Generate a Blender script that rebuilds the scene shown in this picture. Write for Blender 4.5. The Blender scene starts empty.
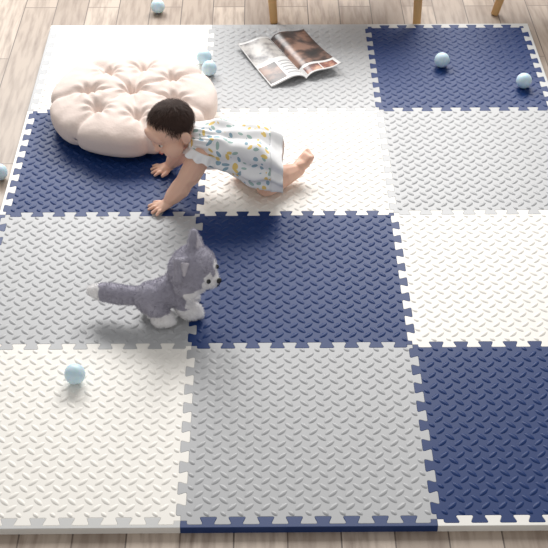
import bpy, bmesh, math, random
from mathutils import Vector, Matrix, noise
random.seed(3)
scene = bpy.context.scene
COL = scene.collection
try:
    scene.view_settings.view_transform = 'Standard'
except Exception: pass
L = 0.6
T = 0.02

# ------------------------------------------------------------ materials
def s2l(c):
    return tuple(((x/255)/12.92 if x/255 <= .04045 else ((x/255+.055)/1.055)**2.4) for x in c)+(1,)
class NT:
    def __init__(s, name):
        s.mat = bpy.data.materials.new(name); s.mat.use_nodes = True
        s.t = s.mat.node_tree; s.n = s.t.nodes; s.l = s.t.links
        s.b = s.n['Principled BSDF']
    def new(s, ty, **kw):
        nd = s.n.new(ty)
        for k, v in kw.items(): setattr(nd, k, v)
        return nd
    def put(s, sock, v):
        if isinstance(v, bpy.types.NodeSocket): s.l.new(v, sock)
        elif v is not None: sock.default_value = v
    def m(s, op, a, b=None, c=None, clamp=False):
        nd = s.new('ShaderNodeMath', operation=op, use_clamp=clamp)
        s.put(nd.inputs[0], a)
        if b is not None: s.put(nd.inputs[1], b)
        if c is not None: s.put(nd.inputs[2], c)
        return nd.outputs[0]
    def coord(s, w='Object'):
        return s.new('ShaderNodeTexCoord').outputs[w]
    def noise(s, vec, scale, detail=3):
        nd = s.new('ShaderNodeTexNoise'); nd.inputs['Scale'].default_value = scale
        nd.inputs['Detail'].default_value = detail
        if vec is not None: s.l.new(vec, nd.inputs['Vector'])
        return nd.outputs['Fac']
    def mix(s, f, a, b):
        nd = s.new('ShaderNodeMix', data_type='RGBA')
        s.put(nd.inputs[0], f); s.put(nd.inputs[6], a); s.put(nd.inputs[7], b)
        return nd.outputs[2]
    def bump(s, h, strength, dist):
        nd = s.new('ShaderNodeBump'); nd.inputs['Strength'].default_value = strength
        nd.inputs['Distance'].default_value = dist
        s.l.new(h, nd.inputs['Height']); s.l.new(nd.outputs[0], s.b.inputs['Normal'])

def simple(name, col, rough=.6, nscale=20, var=.06, bump=0, bdist=.002, sheen=0, sss=0, bscale=None, spec=.5):
    k = NT(name); c = s2l(col)
    co = k.coord(); f = k.noise(co, nscale)
    dark = tuple(x*(1-var*2) for x in c[:3])+(1,); lite = tuple(min(1, x*(1+var)) for x in c[:3])+(1,)
    k.put(k.b.inputs['Base Color'], k.mix(f, dark, lite))
    k.b.inputs['Roughness'].default_value = rough
    k.b.inputs['Specular IOR Level'].default_value = spec
    if sheen: k.b.inputs['Sheen Weight'].default_value = sheen
    if sss:
        k.b.inputs['Subsurface Weight'].default_value = sss
        k.b.inputs['Subsurface Radius'].default_value = (.02, .008, .004)
        k.b.inputs['Subsurface Scale'].default_value = .3
    if bump: k.bump(k.noise(co, bscale or nscale*4), bump, bdist)
    return k.mat

M_white = simple('foam_white', (238, 234, 227), .48, 6, .02, .1, .0006, bscale=400)
M_grey = simple('foam_grey', (172, 173, 175), .44, 6, .02, .1, .0006, bscale=400)
M_navy = simple('foam_navy', (20, 50, 104), .46, 6, .03, .1, .0006, bscale=400, spec=.25)
FM = {'w': M_white, 'g': M_grey, 'n': M_navy}

# ------------------------------------------------------------ helpers
def link(o): COL.objects.link(o); return o
def tag(o, label, cat, group=None):
    o['label'] = label; o['category'] = cat
    if group: o['group'] = group
def mk(name, verts, faces, mat=None, origin=(0, 0, 0), parent=None, smooth=True):
    me = bpy.data.meshes.new(name); O = Vector(origin)
    me.from_pydata([tuple(Vector(v)-O) for v in verts], [], faces); me.update()
    return wrap(name, me, mat, origin, parent, smooth)
def wrap(name, me, mat, origin, parent, smooth=True):
    if smooth: me.polygons.foreach_set('use_smooth', [True]*len(me.polygons))
    o = bpy.data.objects.new(name, me); link(o)
    if mat: me.materials.append(mat)
    if parent: o.parent = parent; o.location = Vector(origin)-Vector(parent.location)
    else: o.location = origin
    return o
def ico(sub=3):
    bm = bmesh.new(); bmesh.ops.create_icosphere(bm, subdivisions=sub, radius=1)
    v = [x.co.copy() for x in bm.verts]; f = [[a.index for a in q.verts] for q in bm.faces]; bm.free(); return v, f
ICO3 = ico(3); ICO2 = ico(2)
class Blob:
    def __init__(s): s.v = []; s.f = []
    def add(s, v, f):
        n = len(s.v); s.v += [Vector(x) for x in v]; s.f += [[i+n for i in q] for q in f]
    def ell(s, c, r, rot=None):
        if not hasattr(r, '__len__'): r = (r, r, r)
        R = rot or Matrix.Identity(3); c = Vector(c)
        s.add([c+R@Vector((p.x*r[0], p.y*r[1], p.z*r[2])) for p in ICO3[0]], ICO3[1])
    def cap(s, a, ra, b, rb):
        s.hull([(a, ra), (b, rb)])
    def hull(s, spheres):
        bm = bmesh.new()
        for c, r in spheres:
            for p in ICO2[0]: bm.verts.new(Vector(c)+p*r)
        bmesh.ops.convex_hull(bm, input=bm.verts)
        for x in [x for x in bm.verts if not x.link_faces]: bm.verts.remove(x)
        bm.verts.index_update()
        s.add([x.co.copy() for x in bm.verts], [[q.index for q in fc.verts] for fc in bm.faces]); bm.free()
    def chain(s, pts):
        for (a, ra), (b, rb) in zip(pts, pts[1:]): s.cap(a, ra, b, rb)
    def build(s, name, mat, origin, parent=None, voxel=.003, smooth=4, sf=.5):
        me = bpy.data.meshes.new(name+'_tmp'); O = Vector(origin)
        me.from_pydata([tuple(p-O) for p in s.v], [], s.f); me.update()
        t = bpy.data.objects.new('tmp', me); link(t)
        m = t.modifiers.new('r', 'REMESH'); m.mode = 'VOXEL'; m.voxel_size = voxel
        if smooth:
            q = t.modifiers.new('s', 'SMOOTH'); q.factor = sf; q.iterations = smooth
        dg = bpy.context.evaluated_depsgraph_get(); dg.update()
        me2 = bpy.data.meshes.new_from_object(t.evaluated_get(dg)); me2.name = name
        bpy.data.objects.remove(t); bpy.data.meshes.remove(me)
        me2.materials.clear()
        return wrap(name, me2, mat, origin, parent)

# ------------------------------------------------------------ floor
k = NT('wood_floor')
co = k.coord(); mp = k.new('ShaderNodeMapping'); mp.inputs['Rotation'].default_value = (0, 0, math.pi/2)
k.l.new(co, mp.inputs[0])
br = k.new('ShaderNodeTexBrick'); k.l.new(mp.outputs[0], br.inputs['Vector'])
br.offset = .37
br.inputs['Scale'].default_value = 1; br.inputs['Brick Width'].default_value = 1.1; br.inputs['Row Height'].default_value = .125
br.inputs['Mortar Size'].default_value = .0022; br.inputs['Mortar Smooth'].default_value = .3
br.inputs['Color1'].default_value = s2l((186, 170, 155)); br.inputs['Color2'].default_value = s2l((152, 136, 122))
br.inputs['Mortar'].default_value = s2l((80, 68, 60))
mp2 = k.new('ShaderNodeMapping'); mp2.inputs['Scale'].default_value = (20, 2.4, 1); k.l.new(co, mp2.inputs[0])
g = k.noise(mp2.outputs[0], 2.6, 7)
k.put(k.b.inputs['Base Color'], k.mix(k.m('MULTIPLY', k.m('SUBTRACT', g, .43, clamp=True), 3.0, clamp=True), br.outputs['Color'], s2l((120, 102, 89))))
k.b.inputs['Roughness'].default_value = .45
fl = mk('floor', [(-4, -3, 0), (5, -3, 0), (5, 7, 0), (-4, 7, 0)], [(0, 1, 2, 3)], k.mat, smooth=False)
fl['kind'] = 'structure'

# ------------------------------------------------------------ foam mat
D = .0112; NPL = 17; MG = .015; WP = (L-2*MG)/NPL; E = .0046
def seam():
    raw = [(0, 0, 0)]
    for i in range(NPL):
        lv = -D if i % 2 == 0 else D
        a = MG+i*WP; b = a+WP
        a2 = a-E if i > 0 else a; b2 = b+E if i < NPL-1 else b
        if i == 0: raw.append((a, 0, 0))
        raw.append((a2, lv, 1)); raw.append((b2, lv, 1))
        if i == NPL-1: raw.append((b, 0, 0))
    raw.append((L, 0, 0))
    pts = []
    for i, (x, y, r) in enumerate(raw):
        if not r: pts.append((x, y)); continue
        P = Vector((x, y)); A = Vector(raw[i-1][:2]); B = Vector(raw[i+1][:2]); d = .0065
        p0 = P+(A-P).normalized()*d; p1 = P+(B-P).normalized()*d
        for t in (0, .25, .5, .75, 1):
            q = p0*(1-t)**2+P*2*t*(1-t)+p1*t*t; pts.append((q.x, q.y))
    return pts
S = seam()
def add_treads(bm):
    N = 30; q = L/N; HL = .0162; HW = .0071; HZ = .0027; nt, ns = 12, 8
    for mI in range(N+1):
        for nI in range(N+1):
            if (mI+nI) % 2: continue
            X = mI*q; Y = nI*q
            hl = HL; hw = HW
            if min(X, Y) < .0195 or max(X, Y) > L-.0195: continue
            if min(X, Y) < .024 or max(X, Y) > L-.024: hl = HL*.62; hw = HW*.85
            an = math.radians(45 if mI % 2 == 0 else -45); ca, sa = math.cos(an), math.sin(an)
            g = []
            for i in range(nt+1):
                t = -1+2*i/nt; w = hw*max(0, 1-abs(t)**2.0)**.72; row = []
                for j in range(ns+1):
                    s_ = -1+2*j/ns; a = t*hl; b_ = s_*w
                    z = T-.0002+HZ*(1-abs(t)**2.4)*math.cos(s_*math.pi/2)**.9 if abs(s_) < 1 else T-.0002
                    row.append(bm.verts.new((X+a*ca-b_*sa, Y+a*sa+b_*ca, z)))
                g.append(row)
            for i in range(nt):
                for j in range(ns):
                    f = bm.faces.new((g[i][j], g[i+1][j], g[i+1][j+1], g[i][j+1])); f.smooth = True
def outline_mesh(name, pts, mat, h=T, tread=False):
    me = bpy.data.meshes.new(name); bm = bmesh.new()
    vs = [bm.verts.new((x, y, 0)) for x, y in pts]
    f = bm.faces.new(vs); bm.normal_update()
    if f.normal.z > 0: f.normal_flip()
    r = bmesh.ops.extrude_face_region(bm, geom=[f])
    top = [e for e in r['geom'] if isinstance(e, bmesh.types.BMVert)]
    for v in top: v.co.z += h
    bmesh.ops.recalc_face_normals(bm, faces=bm.faces[:])
    ed = [e for e in bm.edges if e.verts[0].co.z > h/2 and e.verts[1].co.z > h/2]
    bmesh.ops.bevel(bm, geom=ed, offset=.0012, segments=2, affect='EDGES', profile=.5)
    if tread: add_treads(bm)
    bm.to_mesh(me); bm.free(); me.materials.append(mat); return me
def tile_pts():
    p = [(x, t) for x, t in S[:-1]]
    p += [(L+t, s) for s, t in S[:-1]]
    p += [(s, L+t) for s, t in reversed(S[1:])]
    p += [(t, s) for s, t in reversed(S[1:])]
    return p
TP = tile_pts()
tm = {c: outline_mesh('foam_tile_'+n, TP, FM[c], tread=True) for c, n in (('w', 'white'), ('g', 'grey'), ('n', 'navy'))}
rows = ['wgn', 'gnw', 'nwg', 'wgn']
nm = {'w': 'white', 'g': 'light grey', 'n': 'navy blue', 'l': 'pale grey'}
for r in range(4):
    for c in range(3):
        q = rows[r][c]
        o = bpy.data.objects.new('foam_floor_tile', tm[q]); link(o); o.location = ((c-1)*L, r*L, 0)
        tag(o, f'{nm[q]} square interlocking foam floor tile with raised tread pattern', 'floor tile', 'interlocking foam play mat tiles')
BW = .020
def plain(name, col):
    return simple(name, col, .5, 8, .04, .15, .001, bscale=300)
BM = {'w': plain('border_white', (236, 233, 227)), 'g': plain('border_grey', (174, 175, 177)), 'n': plain('border_navy', (26, 54, 106)), 'l': plain('border_pale_grey', (196, 196, 195))}
def strip(c, side, x, y, e0, e1):
    if side == 'front': pts = [(-e0, -BW), (L+e1, -BW)]+([(L+e1, 0)] if e1 else [])+[(s, t) for s, t in reversed(S)]+([(-e0, 0)] if e0 else [])
    if side == 'back': pts = [(-e0, BW), (-e0, 0)][:(2 if e0 else 1)]+[(s, t) for s, t in S]+([(L+e1, 0)] if e1 else [])+[(L+e1, BW)]
    if side == 'left': pts = [(-BW, 0)]+[(t, s) for s, t in S]+[(-BW, L)]
    if side == 'right': pts = [(BW, 0)]+[(t, s) for s, t in S]+[(BW, L)]
    me = outline_mesh('foam_border_strip', pts, BM[c])
    if c == 'l' and side == 'front':
        me.materials.append(BM['w'])
        for p in me.polygons:
            if p.normal.z < .5: p.material_index = 1
    o = bpy.data.objects.new('foam_border_strip', me); link(o); o.location = (x, y, 0)
    tag(o, f'{nm[c]} straight foam edging strip locked onto the mat border', 'mat edging', 'foam play mat edging strips')
for i, c in enumerate('lnw'): strip(c, 'front', (i-1)*L, 0, BW if i == 0 else 0, BW if i == 2 else 0)
for i, c in enumerate('wgl'): strip(c, 'back', (i-1)*L, 4*L, BW if i == 0 else 0, BW if i == 2 else 0)
for i, c in enumerate('gnwg'): strip(c, 'left', -L, i*L, 0, 0)
for i, c in enumerate('wgnl'): strip(c, 'right', 2*L, i*L, 0, 0)

# ------------------------------------------------------------ round floor cushion
M_cush = simple('cushion_cloth', (230, 213, 204), .9, 6, .03, .45, .002, sheen=.15, bscale=140)
cx, cy, cz = -.245, 1.750, T+.001
R = .284; HT = .070
rnd = random.Random(11)
NTf = 7
tuft = []; segs = []
for i in range(NTf):
    a_ = 2*math.pi*i/NTf+.5+rnd.uniform(-.10, .10); rr_ = .150+rnd.uniform(-.010, .010)
    P = Vector((rr_*math.cos(a_), rr_*math.sin(a_))); tuft.append(P)
    a2_ = a_+rnd.uniform(-.07, .07)
    segs.append((P, Vector((R*1.05*math.cos(a2_), R*1.05*math.sin(a2_))), .017, .018))
    segs.append((Vector((0, 0)), P, .012, .016))
pin = [Vector((0, 0))]+tuft
def cush_dip(p, pins=True):
    d = 0
    if pins:
        for q in pin:
            r2 = (p-q).length; d += (.026 if q.length > .01 else .042)*math.exp(-(r2/.022)**2)
    m = 0
    for a, b_, dp_, wd in segs:
        ab = b_-a; t = max(0, min(1, (p-a).dot(ab)/ab.length_squared)); dist = (p-(a+ab*t)).length
        m = max(m, dp_*math.exp(-(dist/wd)**1.3))
    return d+m
verts = []; faces = []; NU = 240; NV = 130
for j in range(NV+1):
    th = math.pi*j/NV
    for i in range(NU):
        ph = 2*math.pi*i/NU
        sr = abs(math.sin(th))**.78; sz = math.copysign(abs(math.cos(th))**.56, math.cos(th))
        r = sr*R
        P2 = Vector((r*math.cos(ph), r*math.sin(ph)))
        dip = cush_dip(P2)
        edge = max(0, (sr-.80)/.20)
        dirw = Vector((R*math.cos(ph), R*math.sin(ph))); de = cush_dip(dirw, False)
        und = math.sin(ph*3+.5)*.008+math.sin(ph*5+2)*.006
        rr = r*(1+und*sr)-de*.8*edge
        zz = HT*sz
        pf = 1 if sz > 0 else .3
        zz -= dip*pf*(1 if sz > 0 else -1)*(1-.5*edge)
        p = Vector((rr*math.cos(ph), rr*math.sin(ph), zz))
        gz = 0
        for q in pin:
            v_ = P2-q; l_ = v_.length
            if l_ < .12: gz += .0040*math.sin(math.atan2(v_.y, v_.x)*8+q.x*50+2*noise.noise(Vector((P2.x*18, P2.y*18, 0))))*math.exp(-((l_-.038)/.026)**2)
        nz = gz+noise.noise(p*7+Vector((3, 1, 0)))*.008+noise.noise(p*20)*.003+noise.noise(p*45)*.0010
        p.z += nz*(1 if sz > 0 else .3)
        p.z = max(p.z, -HT*.86)
        verts.append((cx+p.x, cy+p.y, cz+HT*.86+p.z))
for j in range(NV):
    for i in range(NU):
        a = j*NU+i; b = j*NU+(i+1) % NU
        faces.append((a, a+NU, b+NU, b))
org = (cx, cy, cz)
emp = bpy.data.objects.new('floor_cushion', None); link(emp); emp.location = org
tag(emp, 'round cream-pink tufted fabric floor cushion with puffy bulges', 'cushion')
mk('cushion_body', verts, faces, M_cush, org, emp)
B = Blob(); B.ell((cx, cy, cz+HT*1.86-.052), (.013, .013, .007)); mk('tuft_button', B.v, B.f, M_cush, org, emp)

# ------------------------------------------------------------ balls
M_ball = simple('blue_plastic', (206, 231, 243), .45, 5, .03, sss=.3)
ball_me = None
for x, y, z, l in [(-.297, .464, T+.001, 'resting on white foam tile'), (.849, 2.091, T+.001, 'resting on navy foam tile'),
                   (1.123, 1.942, T+.001, 'resting on navy foam tile'), (.003, 2.04, T+.001, 'beside the round cushion'),
                   (-.018, 2.12, T+.001, 'beside the round cushion'), (-.217, 2.56, 0, 'on the wooden floor'), (-.655, 1.42, 0, 'on wooden floor near mat')]:
    if ball_me is None:
        bm = bmesh.new(); bmesh.ops.create_uvsphere(bm, u_segments=40, v_segments=24, radius=.0275)
        for v in bm.verts:   # moulding seam round the equator
            if abs(v.co.z) < .0015: v.co.xy *= 1.012
        ball_me = bpy.data.meshes.new('play_ball'); bm.to_mesh(ball_me); bm.free(); ball_me.materials.append(M_ball)
        ball_me.polygons.foreach_set('use_smooth', [True]*len(ball_me.polygons))
    o = bpy.data.objects.new('play_ball', ball_me); link(o); o.location = (x, y, z+.0275); o.rotation_euler = (.5*x*7, y*3, 0)
    tag(o, 'small pale blue plastic play ball '+l, 'ball', 'pale blue plastic play balls')

# ------------------------------------------------------------ magazine
def magazine():
    A = Vector((.100, 2.235, T)); Bp = Vector((.348, 2.344, T))
    ex = (Bp-A).normalized(); ey = Vector((ex.y, -ex.x, 0)); W = .275; Hh = .315
    emp = bpy.data.objects.new('magazine', None); link(emp); emp.location = A
    tag(emp, 'open glossy magazine with dark photographs lying on the grey foam tile', 'magazine')
    paper = simple('magazine_paper', (222, 221, 220), .3, 5, .03)
    ink = simple('magazine_text_ink', (150, 150, 152), .4, 5, .03)
    def pic(name, c1, c2, c3, sc):
        k = NT(name); n = k.noise(k.coord(), sc, 4); r = k.new('ShaderNodeValToRGB'); k.l.new(n, r.inputs[0])
        e = r.color_ramp.elements; e[0].position = .40; e[0].color = s2l(c1); e[1].position = .62; e[1].color = s2l(c3)
        m = e.new(.5); m.color = s2l(c2); k.l.new(r.outputs[0], k.b.inputs['Base Color']); k.b.inputs['Roughness'].default_value = .35; return k.mat
    p1 = pic('magazine_photo_grey', (74, 72, 76), (128, 124, 124), (188, 184, 180), 18)
    p2 = pic('magazine_photo_dark', (28, 24, 26), (66, 48, 44), (146, 112, 96), 13)
    p3 = pic('magazine_photo_warm', (84, 44, 40), (146, 90, 74), (196, 156, 132), 26)
    for side in (-1, 1):
        nx, ny = 30, 44; v = []; f = []; mi = []
        for lay in (0, 1):
            for j in range(ny+1):
                for i in range(nx+1):
                    u = i/nx
                    z = .003+.026*(math.sin(math.pi*min(1, u*1.02)**.7))**1.1*(1-u*.5)
                    if side > 0: z += .034*u**3*(j/ny)**2+.014*u**3*(1-j/ny)**2
                    else: z += .016*u**3*(1-j/ny)**2
                    z += .003 if lay == 0 else 0
                    w = u*W/2*(.995 if lay else 1)
                    p = A+ex*(W/2+side*w)+ey*(Hh*j/ny); p.z = T+.0005+z
                    v.append(p)
        n1 = (nx+1)*(ny+1)
        for j in range(ny):
            for i in range(nx):
                a = j*(nx+1)+i; q = (a, a+1, a+nx+2, a+nx+1)
                if side > 0: q = q[::-1]
                f.append(q); f.append(tuple(x+n1 for x in q[::-1]))
                u = (i+.5)/nx; w = (j+.5)/ny
                m = 0
                if side < 0:
                    uu = 1-u
                    if .05 < uu < .95 and .04 < w < .52: m = 2
                    elif .05 < uu < .5 and .58 < w < .95: m = 3
                    elif .56 < uu < .94 and .58 < w < .95 and j % 3 == 0: m = 1
                else:
                    if w < .80: m = 3
                    elif .06 < u < .5 and .83 < w < .97: m = 4
                    elif .52 < u < .95 and .83 < w < .97: m = 4
                mi += [m, 0]
        def edge(ids):
            for a, b in zip(ids, ids[1:]): f.append((a, b, b+n1, a+n1)); mi.append(0)
        edge(list(range(nx+1))); edge([ny*(nx+1)+i for i in range(nx+1)]); edge([j*(nx+1)+nx for j in range(ny+1)])
        o = mk('page', v, f, None, A, emp)
        for m in (paper, ink, p1, p2, p3): o.data.materials.append(m)
        o.data.polygons.foreach_set('material_index', mi)
        o['label'] = 'page with grey and dark photographs' if side < 0 else 'page with large dark photograph'
magazine()

# ------------------------------------------------------------ wooden furniture
M_wood = simple('light_beech', (214, 172, 118), .5, 9, .1, .1, .001)
def tube(a, ra, b, rb, n=20):
    a = Vector(a); b = Vector(b); d = (b-a).normalized(); u = d.orthogonal().normalized(); w = d.cross(u); v = []; f = []
    segs = [(0, .85), (.01, 1), (.99, 1), (1, .9)]
    for s, m in segs:
        for i in range(n):
            t = 2*math.pi*i/n; r = (ra+(rb-ra)*s)*m; v.append(a.lerp(b, s)+(u*math.cos(t)+w*math.sin(t))*r)
    for j in range(len(segs)-1):
        for i in range(n): f.append((j*n+i, j*n+(i+1) % n, (j+1)*n+(i+1) % n, (j+1)*n+i))
    f.append(tuple(range(n))[::-1]); f.append(tuple(range((len(segs)-1)*n, len(segs)*n))); return v, f
def stool(feet, tops, zt, label, name, cat):
    c = sum((Vector(p) for p in feet), Vector())/4; c.z = 0
    e = bpy.data.objects.new(name, None); link(e); e.location = c; tag(e, label, cat)
    for a, b in zip(feet, tops):
        v, f = tube(a, .015, b, .022); mk('leg', v, f, M_wood, c, e)
    def at(i, z):
        a = Vector(feet[i]); b = Vector(tops[i]); return a.lerp(b, z/zt)
    for i, j in ((0, 1), (2, 3), (0, 2), (1, 3)):
        v, f = tube(at(i, zt*.9), .011, at(j, zt*.9), .011); mk('stretcher', v, f, M_wood, c, e)
    tc = sum((Vector(p) for p in tops), Vector())/4
    hx = max(abs(p[0]-tc.x) for p in tops)+.03; hy = max(abs(p[1]-tc.y) for p in tops)+.03
    v = []; f = []; n = 48
    prof = [(0, 0), (.96, 0), (1, .006), (1, .018), (.96, .024), (0, .024)]
    for s, z in prof:
        for i in range(n):
            t = 2*math.pi*i/n; ct, st = math.cos(t), math.sin(t)
            v.append((tc.x+hx*s*math.copysign(abs(ct)**.5, ct), tc.y+hy*s*math.copysign(abs(st)**.5, st), zt+z))
    for j in range(len(prof)-1):
        for i in range(n): f.append((j*n+i, j*n+(i+1) % n, (j+1)*n+(i+1) % n, (j+1)*n+i))
    mk('seat', v, f, M_wood, c, e)
stool([(.240, 2.470, 0), (.795, 2.450, 0), (.26, 2.98, 0), (.80, 2.98, 0)], [(.21, 2.56, .42), (.80, 2.54, .42), (.28, 2.92, .42), (.76, 2.92, .42)], .42,
      'light wooden seat with round tapered legs beside the mat', 'bench', 'bench')
stool([(1.110, 2.530, 0), (1.50, 2.54, 0), (1.13, 2.92, 0), (1.5, 2.92, 0)], [(1.06+.18, 2.62, .45), (1.45, 2.62, .45), (1.18, 2.86, .45), (1.45, 2.86, .45)], .45,
      'light wooden stool with slanted round legs on the wooden floor', 'stool', 'stool')

# ------------------------------------------------------------ baby
skin = simple('skin', (234, 190, 167), .5, 12, .04, .1, .0005, sss=.12, bscale=150)
hairm = simple('dark_hair', (70, 51, 44), .7, 60, .2, .3, .001, bscale=220, spec=.3)
def BZ(x, y, z): return Vector((x, y, z+T+.001))
porg = (.03, 1.335, T)
b = Blob()
b.ell(BZ(.185, 1.335, .112), (.070, .066, .058)); b.ell(BZ(.11, 1.335, .135), (.09, .056, .048)); b.ell(BZ(.03, 1.333, .158), (.065, .064, .048))
b.hull([(BZ(.005, 1.287, .165), .032), (BZ(.0, 1.383, .165), .032), (BZ(.05, 1.335, .16), .043)])
b.cap(BZ(-.0, 1.333, .178), .040, BZ(-.05, 1.328, .208), .038)
b.chain([(BZ(.003, 1.278, .158), .038), (BZ(-.028, 1.258, .105), .035), (BZ(-.046, 1.250, .083), .029), (BZ(-.060, 1.244, .062), .032), (BZ(-.080, 1.237, .042), .027), (BZ(-.096, 1.231, .026), .0180)])
b.chain([(BZ(.000, 1.396, .158), .038), (BZ(-.045, 1.422, .105), .034), (BZ(-.062, 1.427, .083), .029), (BZ(-.074, 1.430, .062), .031), (BZ(-.090, 1.432, .042), .026), (BZ(-.102, 1.434, .026), .0180)])
def hand(w, d, thumb):
    d = Vector((d[0], d[1], 0)).normalized(); s = Vector((-d.y, d.x, 0))*thumb
    w = Vector(w); pc = w+d*.018; pc.z = T+.013
    b.hull([(w, .0165), (pc+d*.012+s*.012-Vector((0, 0, .001)), .0108), (pc+d*.012-s*.013-Vector((0, 0, .001)), .0098)])
    for i, (o, ln, an) in enumerate([(.0160, .029, .36), (.0055, .034, .12), (-.0061, .032, -.16), (-.0168, .025, -.46)]):
        dd = (d*math.cos(an)+s*math.sin(an)).normalized()
        a = pc+d*.012+s*o; a.z = T+.012; m = a+dd*ln*.5; m.z = T+.014; e = a+dd*ln; e.z = T+.0085
        b.chain([(a, .0067), (m, .0061), (e, .0052)])
    a = w+d*.012+s*.012; a.z = T+.012; m = a+(d*.5+s*.9).normalized()*.018; m.z = T+.011; e = m+(d*.85+s*.5).normalized()*.016; e.z = T+.0090
    b.chain([(a, .009), (m, .0072), (e, .0060)])
hand(BZ(-.096, 1.231, .02), (-1, -.48), -1)
hand(BZ(-.102, 1.434, .02), (-1, -.25), 1)
def leg(hip, knee, ank, toe, side):
    b.chain([(hip, .048), (knee, .039)])
    k0 = Vector(knee); mid = (k0*.55+Vector(ank)*.45)
    b.chain([(knee, .039), (mid+Vector((0, 0, .004)), .038), (k0*.2+Vector(ank)*.8, .028), (ank, .023)])
    toe = Vector(toe); ank = Vector(ank); d = (toe-ank).normalized(); s = Vector((-d.y, d.x, 0)).normalized()*side
    heel = ank+Vector((0, 0, .010))-d*.004
    b.hull([(heel, .021), (ank+d*.026+s*.010, .0160), (ank+d*.026-s*.010, .0145)])
    b.hull([(ank+d*.026+s*.010, .0160), (ank+d*.026-s*.010, .0145), (toe+s*.012, .0132), (toe-s*.013, .0112)])
    for i in range(5):
        o = .0170-i*.0084; r = .0090-.0008*i
        a = toe+s*o+d*.003; e = a+d*(.016-.0022*i)+Vector((0, 0, -.002)); b.cap(a, r, e, r*.9)
leg(BZ(.185, 1.300, .10), BZ(.208, 1.298, .039), BZ(.308, 1.378, .040), BZ(.338, 1.404, .070), 1)
leg(BZ(.185, 1.370, .10), BZ(.125, 1.395, .040), BZ(.195, 1.42, .034), BZ(.225, 1.435, .026), -1)
# head
hc = BZ(-.084, 1.320, .236)
fw = Vector((-.70, -.54, -.45)).normalized(); up = Vector((-.38, -.12, 1)); up = (up-fw*up.dot(fw)).normalized(); rt = fw.cross(up)
HR = Matrix((rt, fw, up)).transposed()
HS = 1.03
def hp(x, y, z): return hc+HR@Vector((x, y, z))*HS
def he(c, r): b.ell(c, tuple(q*HS for q in r) if hasattr(r, '__len__') else r*HS, HR)
he(hp(0, -.006, .012), (.067, .072, .063))
he(hp(0, .022, -.022), (.054, .045, .046))
he(hp(.033, .038, -.035), .031); he(hp(-.033, .038, -.035), .031)
he(hp(0, .045, -.055), (.022, .018, .015))
he(hp(0, .057, .020), (.046, .014, .026))
b.cap(hp(0, .066, -.012), .005, hp(0, .073, -.022), .0080)
he(hp(.007, .066, -.024), .005); he(hp(-.007, .066, -.024), .005)
he(hp(0, .063, -.039), (.013, .009, .008))
for s in (1, -1):
    he(hp(s*.069, -.004, -.012), (.008, .015, .021)); he(hp(s*.066, .002, -.026), (.007, .008, .009))
person = b.build('person', skin, porg, None, .0024, 5, .5)
tag(person, 'crawling baby with dark hair in a leaf-print white dress', 'person')
# hair
hv = []; hf = []; NU, NV = 96, 64; keep = []
for j in range(NV+1):
    th = math.pi*j/NV
    for i in range(NU):
        ph = 2*math.pi*i/NU
        d = Vector((math.sin(th)*math.cos(ph), math.sin(th)*math.sin(ph), math.cos(th)))
        rx, ry, rz = .0690*HS, .0748*HS, .0652*HS
        hl = .40 + .16*noise.noise(Vector((d.x*6, 3, d.z*5)))
        front = d.y - (hl + .42*(d.z-.35))
        low = -d.z - .46 + .12*noise.noise(Vector((math.cos(ph)*3, math.sin(ph)*3, 1)))
        if d.y > -.1: low = max(low, -d.z-.10 - .5*max(0, .25-d.y))
        q = max(front, low)
        kk = 1.0 if q < -.20 else (1-.14*min(1, (q+.20)/.28))
        kk += .004*noise.noise(Vector((d.x*3, d.y*3, d.z*3)))
        P = hc+HR@Vector((d.x*rx*kk, -.007*HS+d.y*ry*kk, .013*HS+d.z*rz*kk))
        hv.append(P); keep.append((hc+HR@Vector((d.x*rx*.985, -.007*HS+d.y*ry*.985, .013*HS+d.z*rz*.985)) if q > -.20 else P, HR@d, q))
for j in range(NV):
    for i in range(NU):
        a = j*NU+i; c = j*NU+(i+1) % NU; hf.append((a, a+NU, c+NU, c))
crown = hc+HR@Vector((.006, -.040, .06))
cand = [t for t in keep if t[2] < .06]
for _ in range(10500):
    P, n_, q = random.choice(cand)
    if q > -.05 and random.random() < .55: continue
    P = P+Vector((random.gauss(0, .0015), random.gauss(0, .0015), random.gauss(0, .0015)))
    dr_ = (P-crown); dr_ = dr_-n_*dr_.dot(n_)
    if dr_.length < 1e-4: continue
    sw = noise.noise(P*25)*.6
    dr_ = (dr_.normalized()+n_.cross(dr_.normalized())*sw+Vector((random.gauss(0, .14), random.gauss(0, .14), random.gauss(0, .14)))).normalized()
    ln = random.uniform(.010, .020); sd = dr_.cross(n_).normalized()*.0005
    m = P+dr_*ln*.5+n_*.0012; e = P+dr_*ln+n_*random.uniform(-.0022, .0014)
    n0 = len(hv); hv += [P-sd, P+sd, m+sd*.8, m-sd*.8, e]; hf += [(n0, n0+1, n0+2, n0+3), (n0+3, n0+2, n0+4)]
mk('hair', hv, hf, hairm, porg, person)['label'] = 'short wispy dark brown hair'
eyew = simple('eye_white', (225, 214, 206), .3, 5, .02); iris = simple('dark_iris', (38, 26, 22), .2, 5, .05); lip = simple('lips', (208, 126, 116), .4, 10, .05); brow = simple('eyebrow_hair', (150, 112, 92), .7, 40, .1)
for s in (1, -1):
    B = Blob(); B.ell(hp(s*.024, .0605, -.004), (.0090, .005, .0050), HR); mk('eye', B.v, B.f, eyew, porg, person)
    B = Blob(); B.ell(hp(s*.0235, .0634, -.004), (.0058, .003, .0048), HR); mk('iris', B.v, B.f, iris, porg, person)
    B = Blob(); B.chain([(hp(s*.014, .0690, .0135), .0009), (hp(s*.022, .0680, .0155), .0013), (hp(s*.031, .0630, .0135), .0009)]); mk('eyebrow', B.v, B.f, brow, porg, person)
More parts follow.
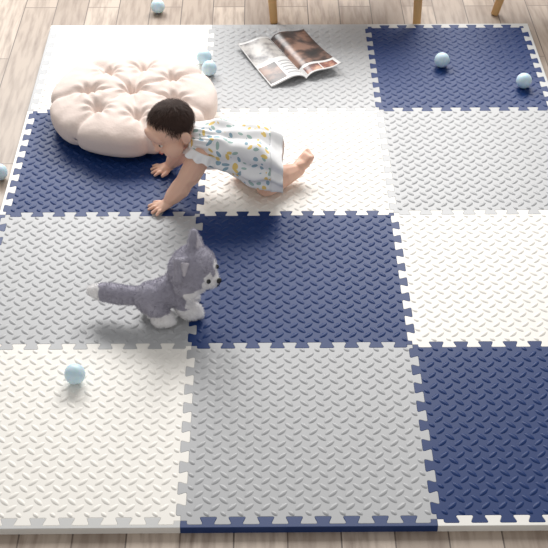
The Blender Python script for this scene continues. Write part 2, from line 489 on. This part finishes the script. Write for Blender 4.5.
B = Blob(); B.chain([(hp(-.010, .067, -.040), .0022), (hp(0, .0715, -.0385), .0032), (hp(.010, .067, -.040), .0022)]); B.cap(hp(-.005, .0695, -.0425), .003, hp(.005, .0695, -.0425), .003)
mk('lips', B.v, B.f, lip, porg, person)

# dress
k = NT('leaf_print_cotton')
co = k.coord(); vs = k.new('ShaderNodeVectorMath', operation='MULTIPLY'); k.l.new(co, vs.inputs[0]); vs.inputs[1].default_value = (44, 44, 44)
vo = k.new('ShaderNodeTexVoronoi'); vo.inputs['Scale'].default_value = 1; vo.inputs['Randomness'].default_value = .85; k.l.new(vs.outputs[0], vo.inputs['Vector'])
sb = k.new('ShaderNodeVectorMath', operation='SUBTRACT'); k.l.new(vs.outputs[0], sb.inputs[0]); k.l.new(vo.outputs['Position'], sb.inputs[1])
ro = k.new('ShaderNodeVectorMath', operation='MULTIPLY'); k.l.new(vo.outputs['Color'], ro.inputs[0]); ro.inputs[1].default_value = (6.28, 6.28, 6.28)
vr = k.new('ShaderNodeVectorRotate', rotation_type='EULER_XYZ'); k.l.new(sb.outputs[0], vr.inputs['Vector']); k.l.new(ro.outputs[0], vr.inputs['Rotation'])
vd = k.new('ShaderNodeVectorMath', operation='DIVIDE'); k.l.new(vr.outputs[0], vd.inputs[0]); vd.inputs[1].default_value = (.64, .22, .42)
ln = k.new('ShaderNodeVectorMath', operation='LENGTH'); k.l.new(vd.outputs[0], ln.inputs[0])
mask = k.m('MULTIPLY', k.m('LESS_THAN', ln.outputs['Value'], 1.0), .85)
sc = k.new('ShaderNodeSeparateColor'); k.l.new(vo.outputs['Color'], sc.inputs[0])
isy = k.m('GREATER_THAN', sc.outputs[0], .44); isg = k.m('GREATER_THAN', sc.outputs[1], .66)
c1 = k.mix(isy, s2l((116, 158, 178)), s2l((236, 198, 80))); c2 = k.mix(isg, c1, s2l((150, 184, 176)))
k.put(k.b.inputs['Base Color'], k.mix(mask, s2l((242, 242, 243)), c2)); k.b.inputs['Roughness'].default_value = .85
dressm = k.mat
whitec = simple('white_cotton', (243, 243, 244), .85, 10, .02, .2, .001, bscale=120)
rings = [(-.030, .160, .218, .044, 1.333), (-.014, .130, .230, .066, 1.333), (.02, .106, .234, .080, 1.333), (.06, .090, .228, .083, 1.334), (.10, .070, .218, .087, 1.334),
         (.145, .050, .208, .092, 1.332), (.19, .036, .198, .096, 1.330), (.225, .028, .184, .099, 1.330), (.243, .026, .168, .102, 1.328), (.260, .026, .154, .105, 1.328)]
def interp(x):
    for a, c in zip(rings, rings[1:]):
        if x <= c[0]:
            t = (x-a[0])/(c[0]-a[0]); t2 = t
            return [p+(q-p)*t2 for p, q in zip(a, c)]
    return list(rings[-1])
def cloth(x0, x1, n, name, mat, off=0, fold=1):
    v = []; f = []; NU = 200
    for lay in (0, 1):
        for j in range(n+1):
            x = x0+(x1-x0)*j/n; _, zb, zt, hw, yc = interp(x); zc = (zb+zt)/2; hh = (zt-zb)/2
            amp = fold*(.002+.005*max(0, min(1, (x-.02)/.22)))
            for i in range(NU):
                ph = 2*math.pi*i/NU
                fo = amp*(math.sin(ph*8+math.sin(ph*3+x*14)*2.2+x*9)+.8*math.sin(ph*5+1+x*10))
                fo += .0026*math.sin(ph*23+x*4+3*math.sin(ph*3))*max(0, 1-abs(x-.005)/.06)
                top = max(0, math.sin(ph)); fo *= (1-.1*top)
                fo += .015*noise.noise(Vector((x*18, math.cos(ph)*2.0, math.sin(ph)*2.0)))
                e = off+fo-(.0022 if lay else 0)
                c, s = math.cos(ph), math.sin(ph)
                xx = x+.010*fold*noise.noise(Vector((math.cos(ph)*1.5, math.sin(ph)*1.5, 4)))*max(0, (x-.1)/.16)
                z = zc+(hh+e)*math.copysign(abs(s)**.9, s)
                v.append(BZ(xx, yc+(hw+e)*math.copysign(abs(c)**.85, c), max(z, .004+(.002 if lay else 0))))
    n1 = (n+1)*NU
    for j in range(n):
        for i in range(NU):
            a = j*NU+i; c = j*NU+(i+1) % NU; q = (a, c, c+NU, a+NU); f.append(q); f.append(tuple(t+n1 for t in q[::-1]))
    for j in (0, n):
        for i in range(NU):
            a = j*NU+i; c = j*NU+(i+1) % NU; f.append((a, a+n1, c+n1, c))
    return mk(name, v, f, mat, porg, person)
cloth(-.030, .226, 44, 'dress', dressm)['label'] = 'white cotton dress with yellow and blue leaf print'
cloth(.220, .258, 8, 'dress_hem', whitec, .004)['label'] = 'plain white ruffled hem'
def ruffle(c, ax, r0, r1, ln):
    c = Vector(c); ax = Vector(ax).normalized(); u = ax.orthogonal().normalized(); w = ax.cross(u); v = []; f = []; n = 80; m = 6
    for lay in (0, 1):
        for j in range(m+1):
            s = j/m
            for i in range(n):
                t = 2*math.pi*i/n; r = r0+(r1-r0)*s+.005*s*math.sin(t*9)-(.0018 if lay else 0)
                v.append(c+ax*(ln*s+.003*s*math.cos(t*9))+(u*math.cos(t)+w*math.sin(t))*r)
    n1 = (m+1)*n
    for j in range(m):
        for i in range(n):
            a = j*n+i; q = j*n+(i+1) % n; g = (a, q, q+n, a+n); f.append(g); f.append(tuple(x+n1 for x in g[::-1]))
    for j in (0, m):
        for i in range(n):
            a = j*n+i; q = j*n+(i+1) % n; f.append((a, a+n1, q+n1, q))
    mk('sleeve', v, f, whitec, porg, person)['label'] = 'short white shoulder ruffle'
ruffle(BZ(.012, 1.284, .176), (-.40, -.30, -.85), .041, .052, .028)
ruffle(BZ(.004, 1.388, .176), (-.5, .22, -.8), .041, .052, .028)

# ------------------------------------------------------------ plush husky
DY = .010
dg_ = Blob(); dorg = (-.08, .70+DY, T)
def DZ(x, y, z): return Vector((x, y+DY, z+T+.001))
ax = Vector((.93, .36, 0)).normalized(); nn = Vector((.36, -.93, 0)).normalized()
hip = DZ(-.108, .700, .078); chest = DZ(-.042, .726, .090); dh = DZ(.002, .738, .146)
dg_.ell(hip, (.050, .047, .044)); dg_.cap(hip, .042, chest, .045); dg_.ell(chest, (.046, .046, .048)); dg_.cap(chest+Vector((.01, 0, .01)), .044, dh-Vector((.008, 0, .02)), .046)
dg_.chain([(hip+Vector((-.03, .008, .000)), .023), (DZ(-.172, .718, .070), .026), (DZ(-.220, .731, .068), .027), (DZ(-.254, .740, .067), .024), (DZ(-.280, .747, .066), .014)])
for base, s, fwd in ((hip, 1, .008), (hip, -1, -.006), (chest, 1, .020), (chest, -1, .034)):
    sh = base+nn*s*.024-Vector((0, 0, .016)); ft = base+nn*s*.033+ax*fwd; ft.z = T+.025
    kn = (sh+ft)/2+ax*(.010 if base is hip else -.003)
    dg_.chain([(sh, .032 if base is hip else .028), (kn, .026), (ft, .0235)])
    pw = ft+ax*.014+nn*s*.002; pw.z = T+.0250; dg_.cap(ft, .0235, pw, .0250)
    for o in (-.012, 0, .012):
        q = pw+ax*.013+nn*o; q.z = T+.019; dg_.ell(q, .0120)
df = Vector((.92, -.36, -.10)).normalized(); du = Vector((.02, -.20, 1)); du = (du-df*du.dot(df)).normalized(); dr = df.cross(du)
DR = Matrix((dr, df, du)).transposed()
def dp(x, y, z): return dh+DR@Vector((x, y, z))
dg_.ell(dh, (.074, .064, .062), DR)
dg_.ell(dp(.046, .006, -.016), (.037, .039, .035), DR); dg_.ell(dp(-.046, .006, -.016), (.037, .039, .035), DR)
dg_.hull([(dp(0, .040, -.014), .032), (dp(0, .056, -.018), .022)])
for s in (1, -1):
    dg_.hull([(dp(s*.014, -.010, .048), .013), (dp(s*.066, -.012, .030), .013), (dp(s*.055, -.018, .090), .009)])
dog = dg_.build('plush_dog', None, dorg, None, .003, 7, .5)
me = dog.data
def plush(name, a, c):
    g_ = NT(name); c0 = g_.coord(); n0 = g_.noise(c0, 20, 3)
    g_.put(g_.b.inputs['Base Color'], g_.mix(n0, s2l(a), s2l(c))); g_.b.inputs['Roughness'].default_value = 1; g_.b.inputs['Sheen Weight'].default_value = .5
    return g_.mat
me.materials.append(plush('plush_grey', (158, 155, 169), (180, 177, 191))); me.materials.append(plush('plush_white', (234, 232, 233), (250, 248, 248)))
O = Vector(dorg)
def dcol(w):
    lc = DR.transposed()@(w-dh); white = 0; nj = noise.noise(w*60)*.003
    if w.z < T+.050+nj: white = 1
    if w.x < -.258+nj: white = 1
    if lc.length < .110 and lc.y > 0:
        if lc.y > .050+nj and lc.z < .014: white = 1
        elif lc.z < -.006+nj and lc.y > .010: white = 1
        elif lc.y > .036 and .010 < abs(lc.x) < .036 and lc.z < .026: white = 1
        if abs(lc.x) < .008 and lc.z > .004: white = 0
    if -.258+nj < w.x < -.150: white = 0
    if w.z < T+.105 and (w-chest).dot(ax) > .032 and abs((w-chest).dot(nn)) < .034: white = 1
    return white
for v in me.vertices: v.co += v.normal*(noise.noise(v.co*60)*.0014)
me.update()
bv = [v.co.copy() for v in me.vertices]; bf = [tuple(p.vertices) for p in me.polygons]; mi = [dcol(p.center+O) for p in me.polygons]
polys = [(p.center.copy(), p.normal.copy(), m) for p, m in zip(me.polygons, mi)]
for _ in range(46000):
    c, n_, m = random.choice(polys)
    if c.z < .004: continue
    c = c+Vector((random.gauss(0, .0012), random.gauss(0, .0012), random.gauss(0, .0012)))
    d_ = (n_*.8+Vector((random.gauss(0, .3), random.gauss(0, .3), random.gauss(0, .3)-.2))).normalized()
    ln_ = random.uniform(.003, .0075); sd = d_.cross(Vector((random.random()-.5, random.random()-.5, random.random()-.5))).normalized()*.0005
    e = c+d_*ln_
    if e.z < .0005: continue
    n0 = len(bv); bv += [c-sd, c+sd, e]; bf.append((n0, n0+1, n0+2)); mi.append(m)
nme = bpy.data.meshes.new('plush_dog'); nme.from_pydata([tuple(x) for x in bv], [], bf); nme.update()
for m in me.materials: nme.materials.append(m)
nme.polygons.foreach_set('material_index', mi); nme.polygons.foreach_set('use_smooth', [True]*len(nme.polygons))
dog.data = nme
tag(dog, 'fluffy grey and white plush husky toy with thick stretched tail', 'stuffed toy')
blk = simple('black_plastic', (18, 18, 22), .12, 5, .02); inn = simple('ear_lining', (210, 205, 212), .9, 20, .05, .4, .002, bscale=200)
for s in (1, -1):
    B = Blob(); B.ell(dp(s*.028, .0610, .009), (.0064, .0062, .0068), DR); mk('eye', B.v, B.f, blk, dorg, dog)
    B = Blob(); B.hull([(dp(s*.027, .002, .051), .006), (dp(s*.056, .001, .041), .006), (dp(s*.052, -.008, .080), .004)]); mk('ear_lining', B.v, B.f, inn, dorg, dog)
B = Blob(); B.ell(dp(0, .080, -.011), (.009, .0065, .0068), DR); mk('nose', B.v, B.f, blk, dorg, dog)
B = Blob(); B.chain([(dp(-.010, .075, -.030), .0014), (dp(0, .081, -.024), .0016), (dp(.010, .075, -.030), .0014)]); mk('mouth', B.v, B.f, blk, dorg, dog)

# ------------------------------------------------------------ light
w = bpy.data.worlds.new('room_light'); scene.world = w; w.use_nodes = True
w.node_tree.nodes['Background'].inputs[0].default_value = (1, .992, .98, 1); w.node_tree.nodes['Background'].inputs[1].default_value = .50
def area(name, loc, tgt, sx, sy, e, col):
    l = bpy.data.lights.new(name, 'AREA'); l.shape = 'RECTANGLE'; l.size = sx; l.size_y = sy; l.energy = e; l.color = col
    o = bpy.data.objects.new(name, l); link(o); o.location = loc
    o.rotation_euler = (Vector(tgt)-Vector(loc)).to_track_quat('-Z', 'Y').to_euler(); return o
area('window_or_fill_light', (1.2, 5.1, 3.1), (-.1, 1.0, 0), 2.0, 1.7, 200, (1, .982, .958))
area('window_or_fill_light', (-1.1, 4.4, 2.4), (-.3, 1.7, 0), 1.4, 1.5, 105, (1, .988, .97))  # added soft fill for glare on the far-left tiles; its window is assumed

# ------------------------------------------------------------ camera
cam = bpy.data.cameras.new('camera'); cam.sensor_width = 36; cam.lens = 80.45; cam.clip_start = .05
co_ = bpy.data.objects.new('camera', cam); link(co_); co_.location = (.2026, -1.842, 2.261+T)
co_.rotation_euler = (math.radians(90-39.46), 0, math.radians(-.5))
scene.camera = co_
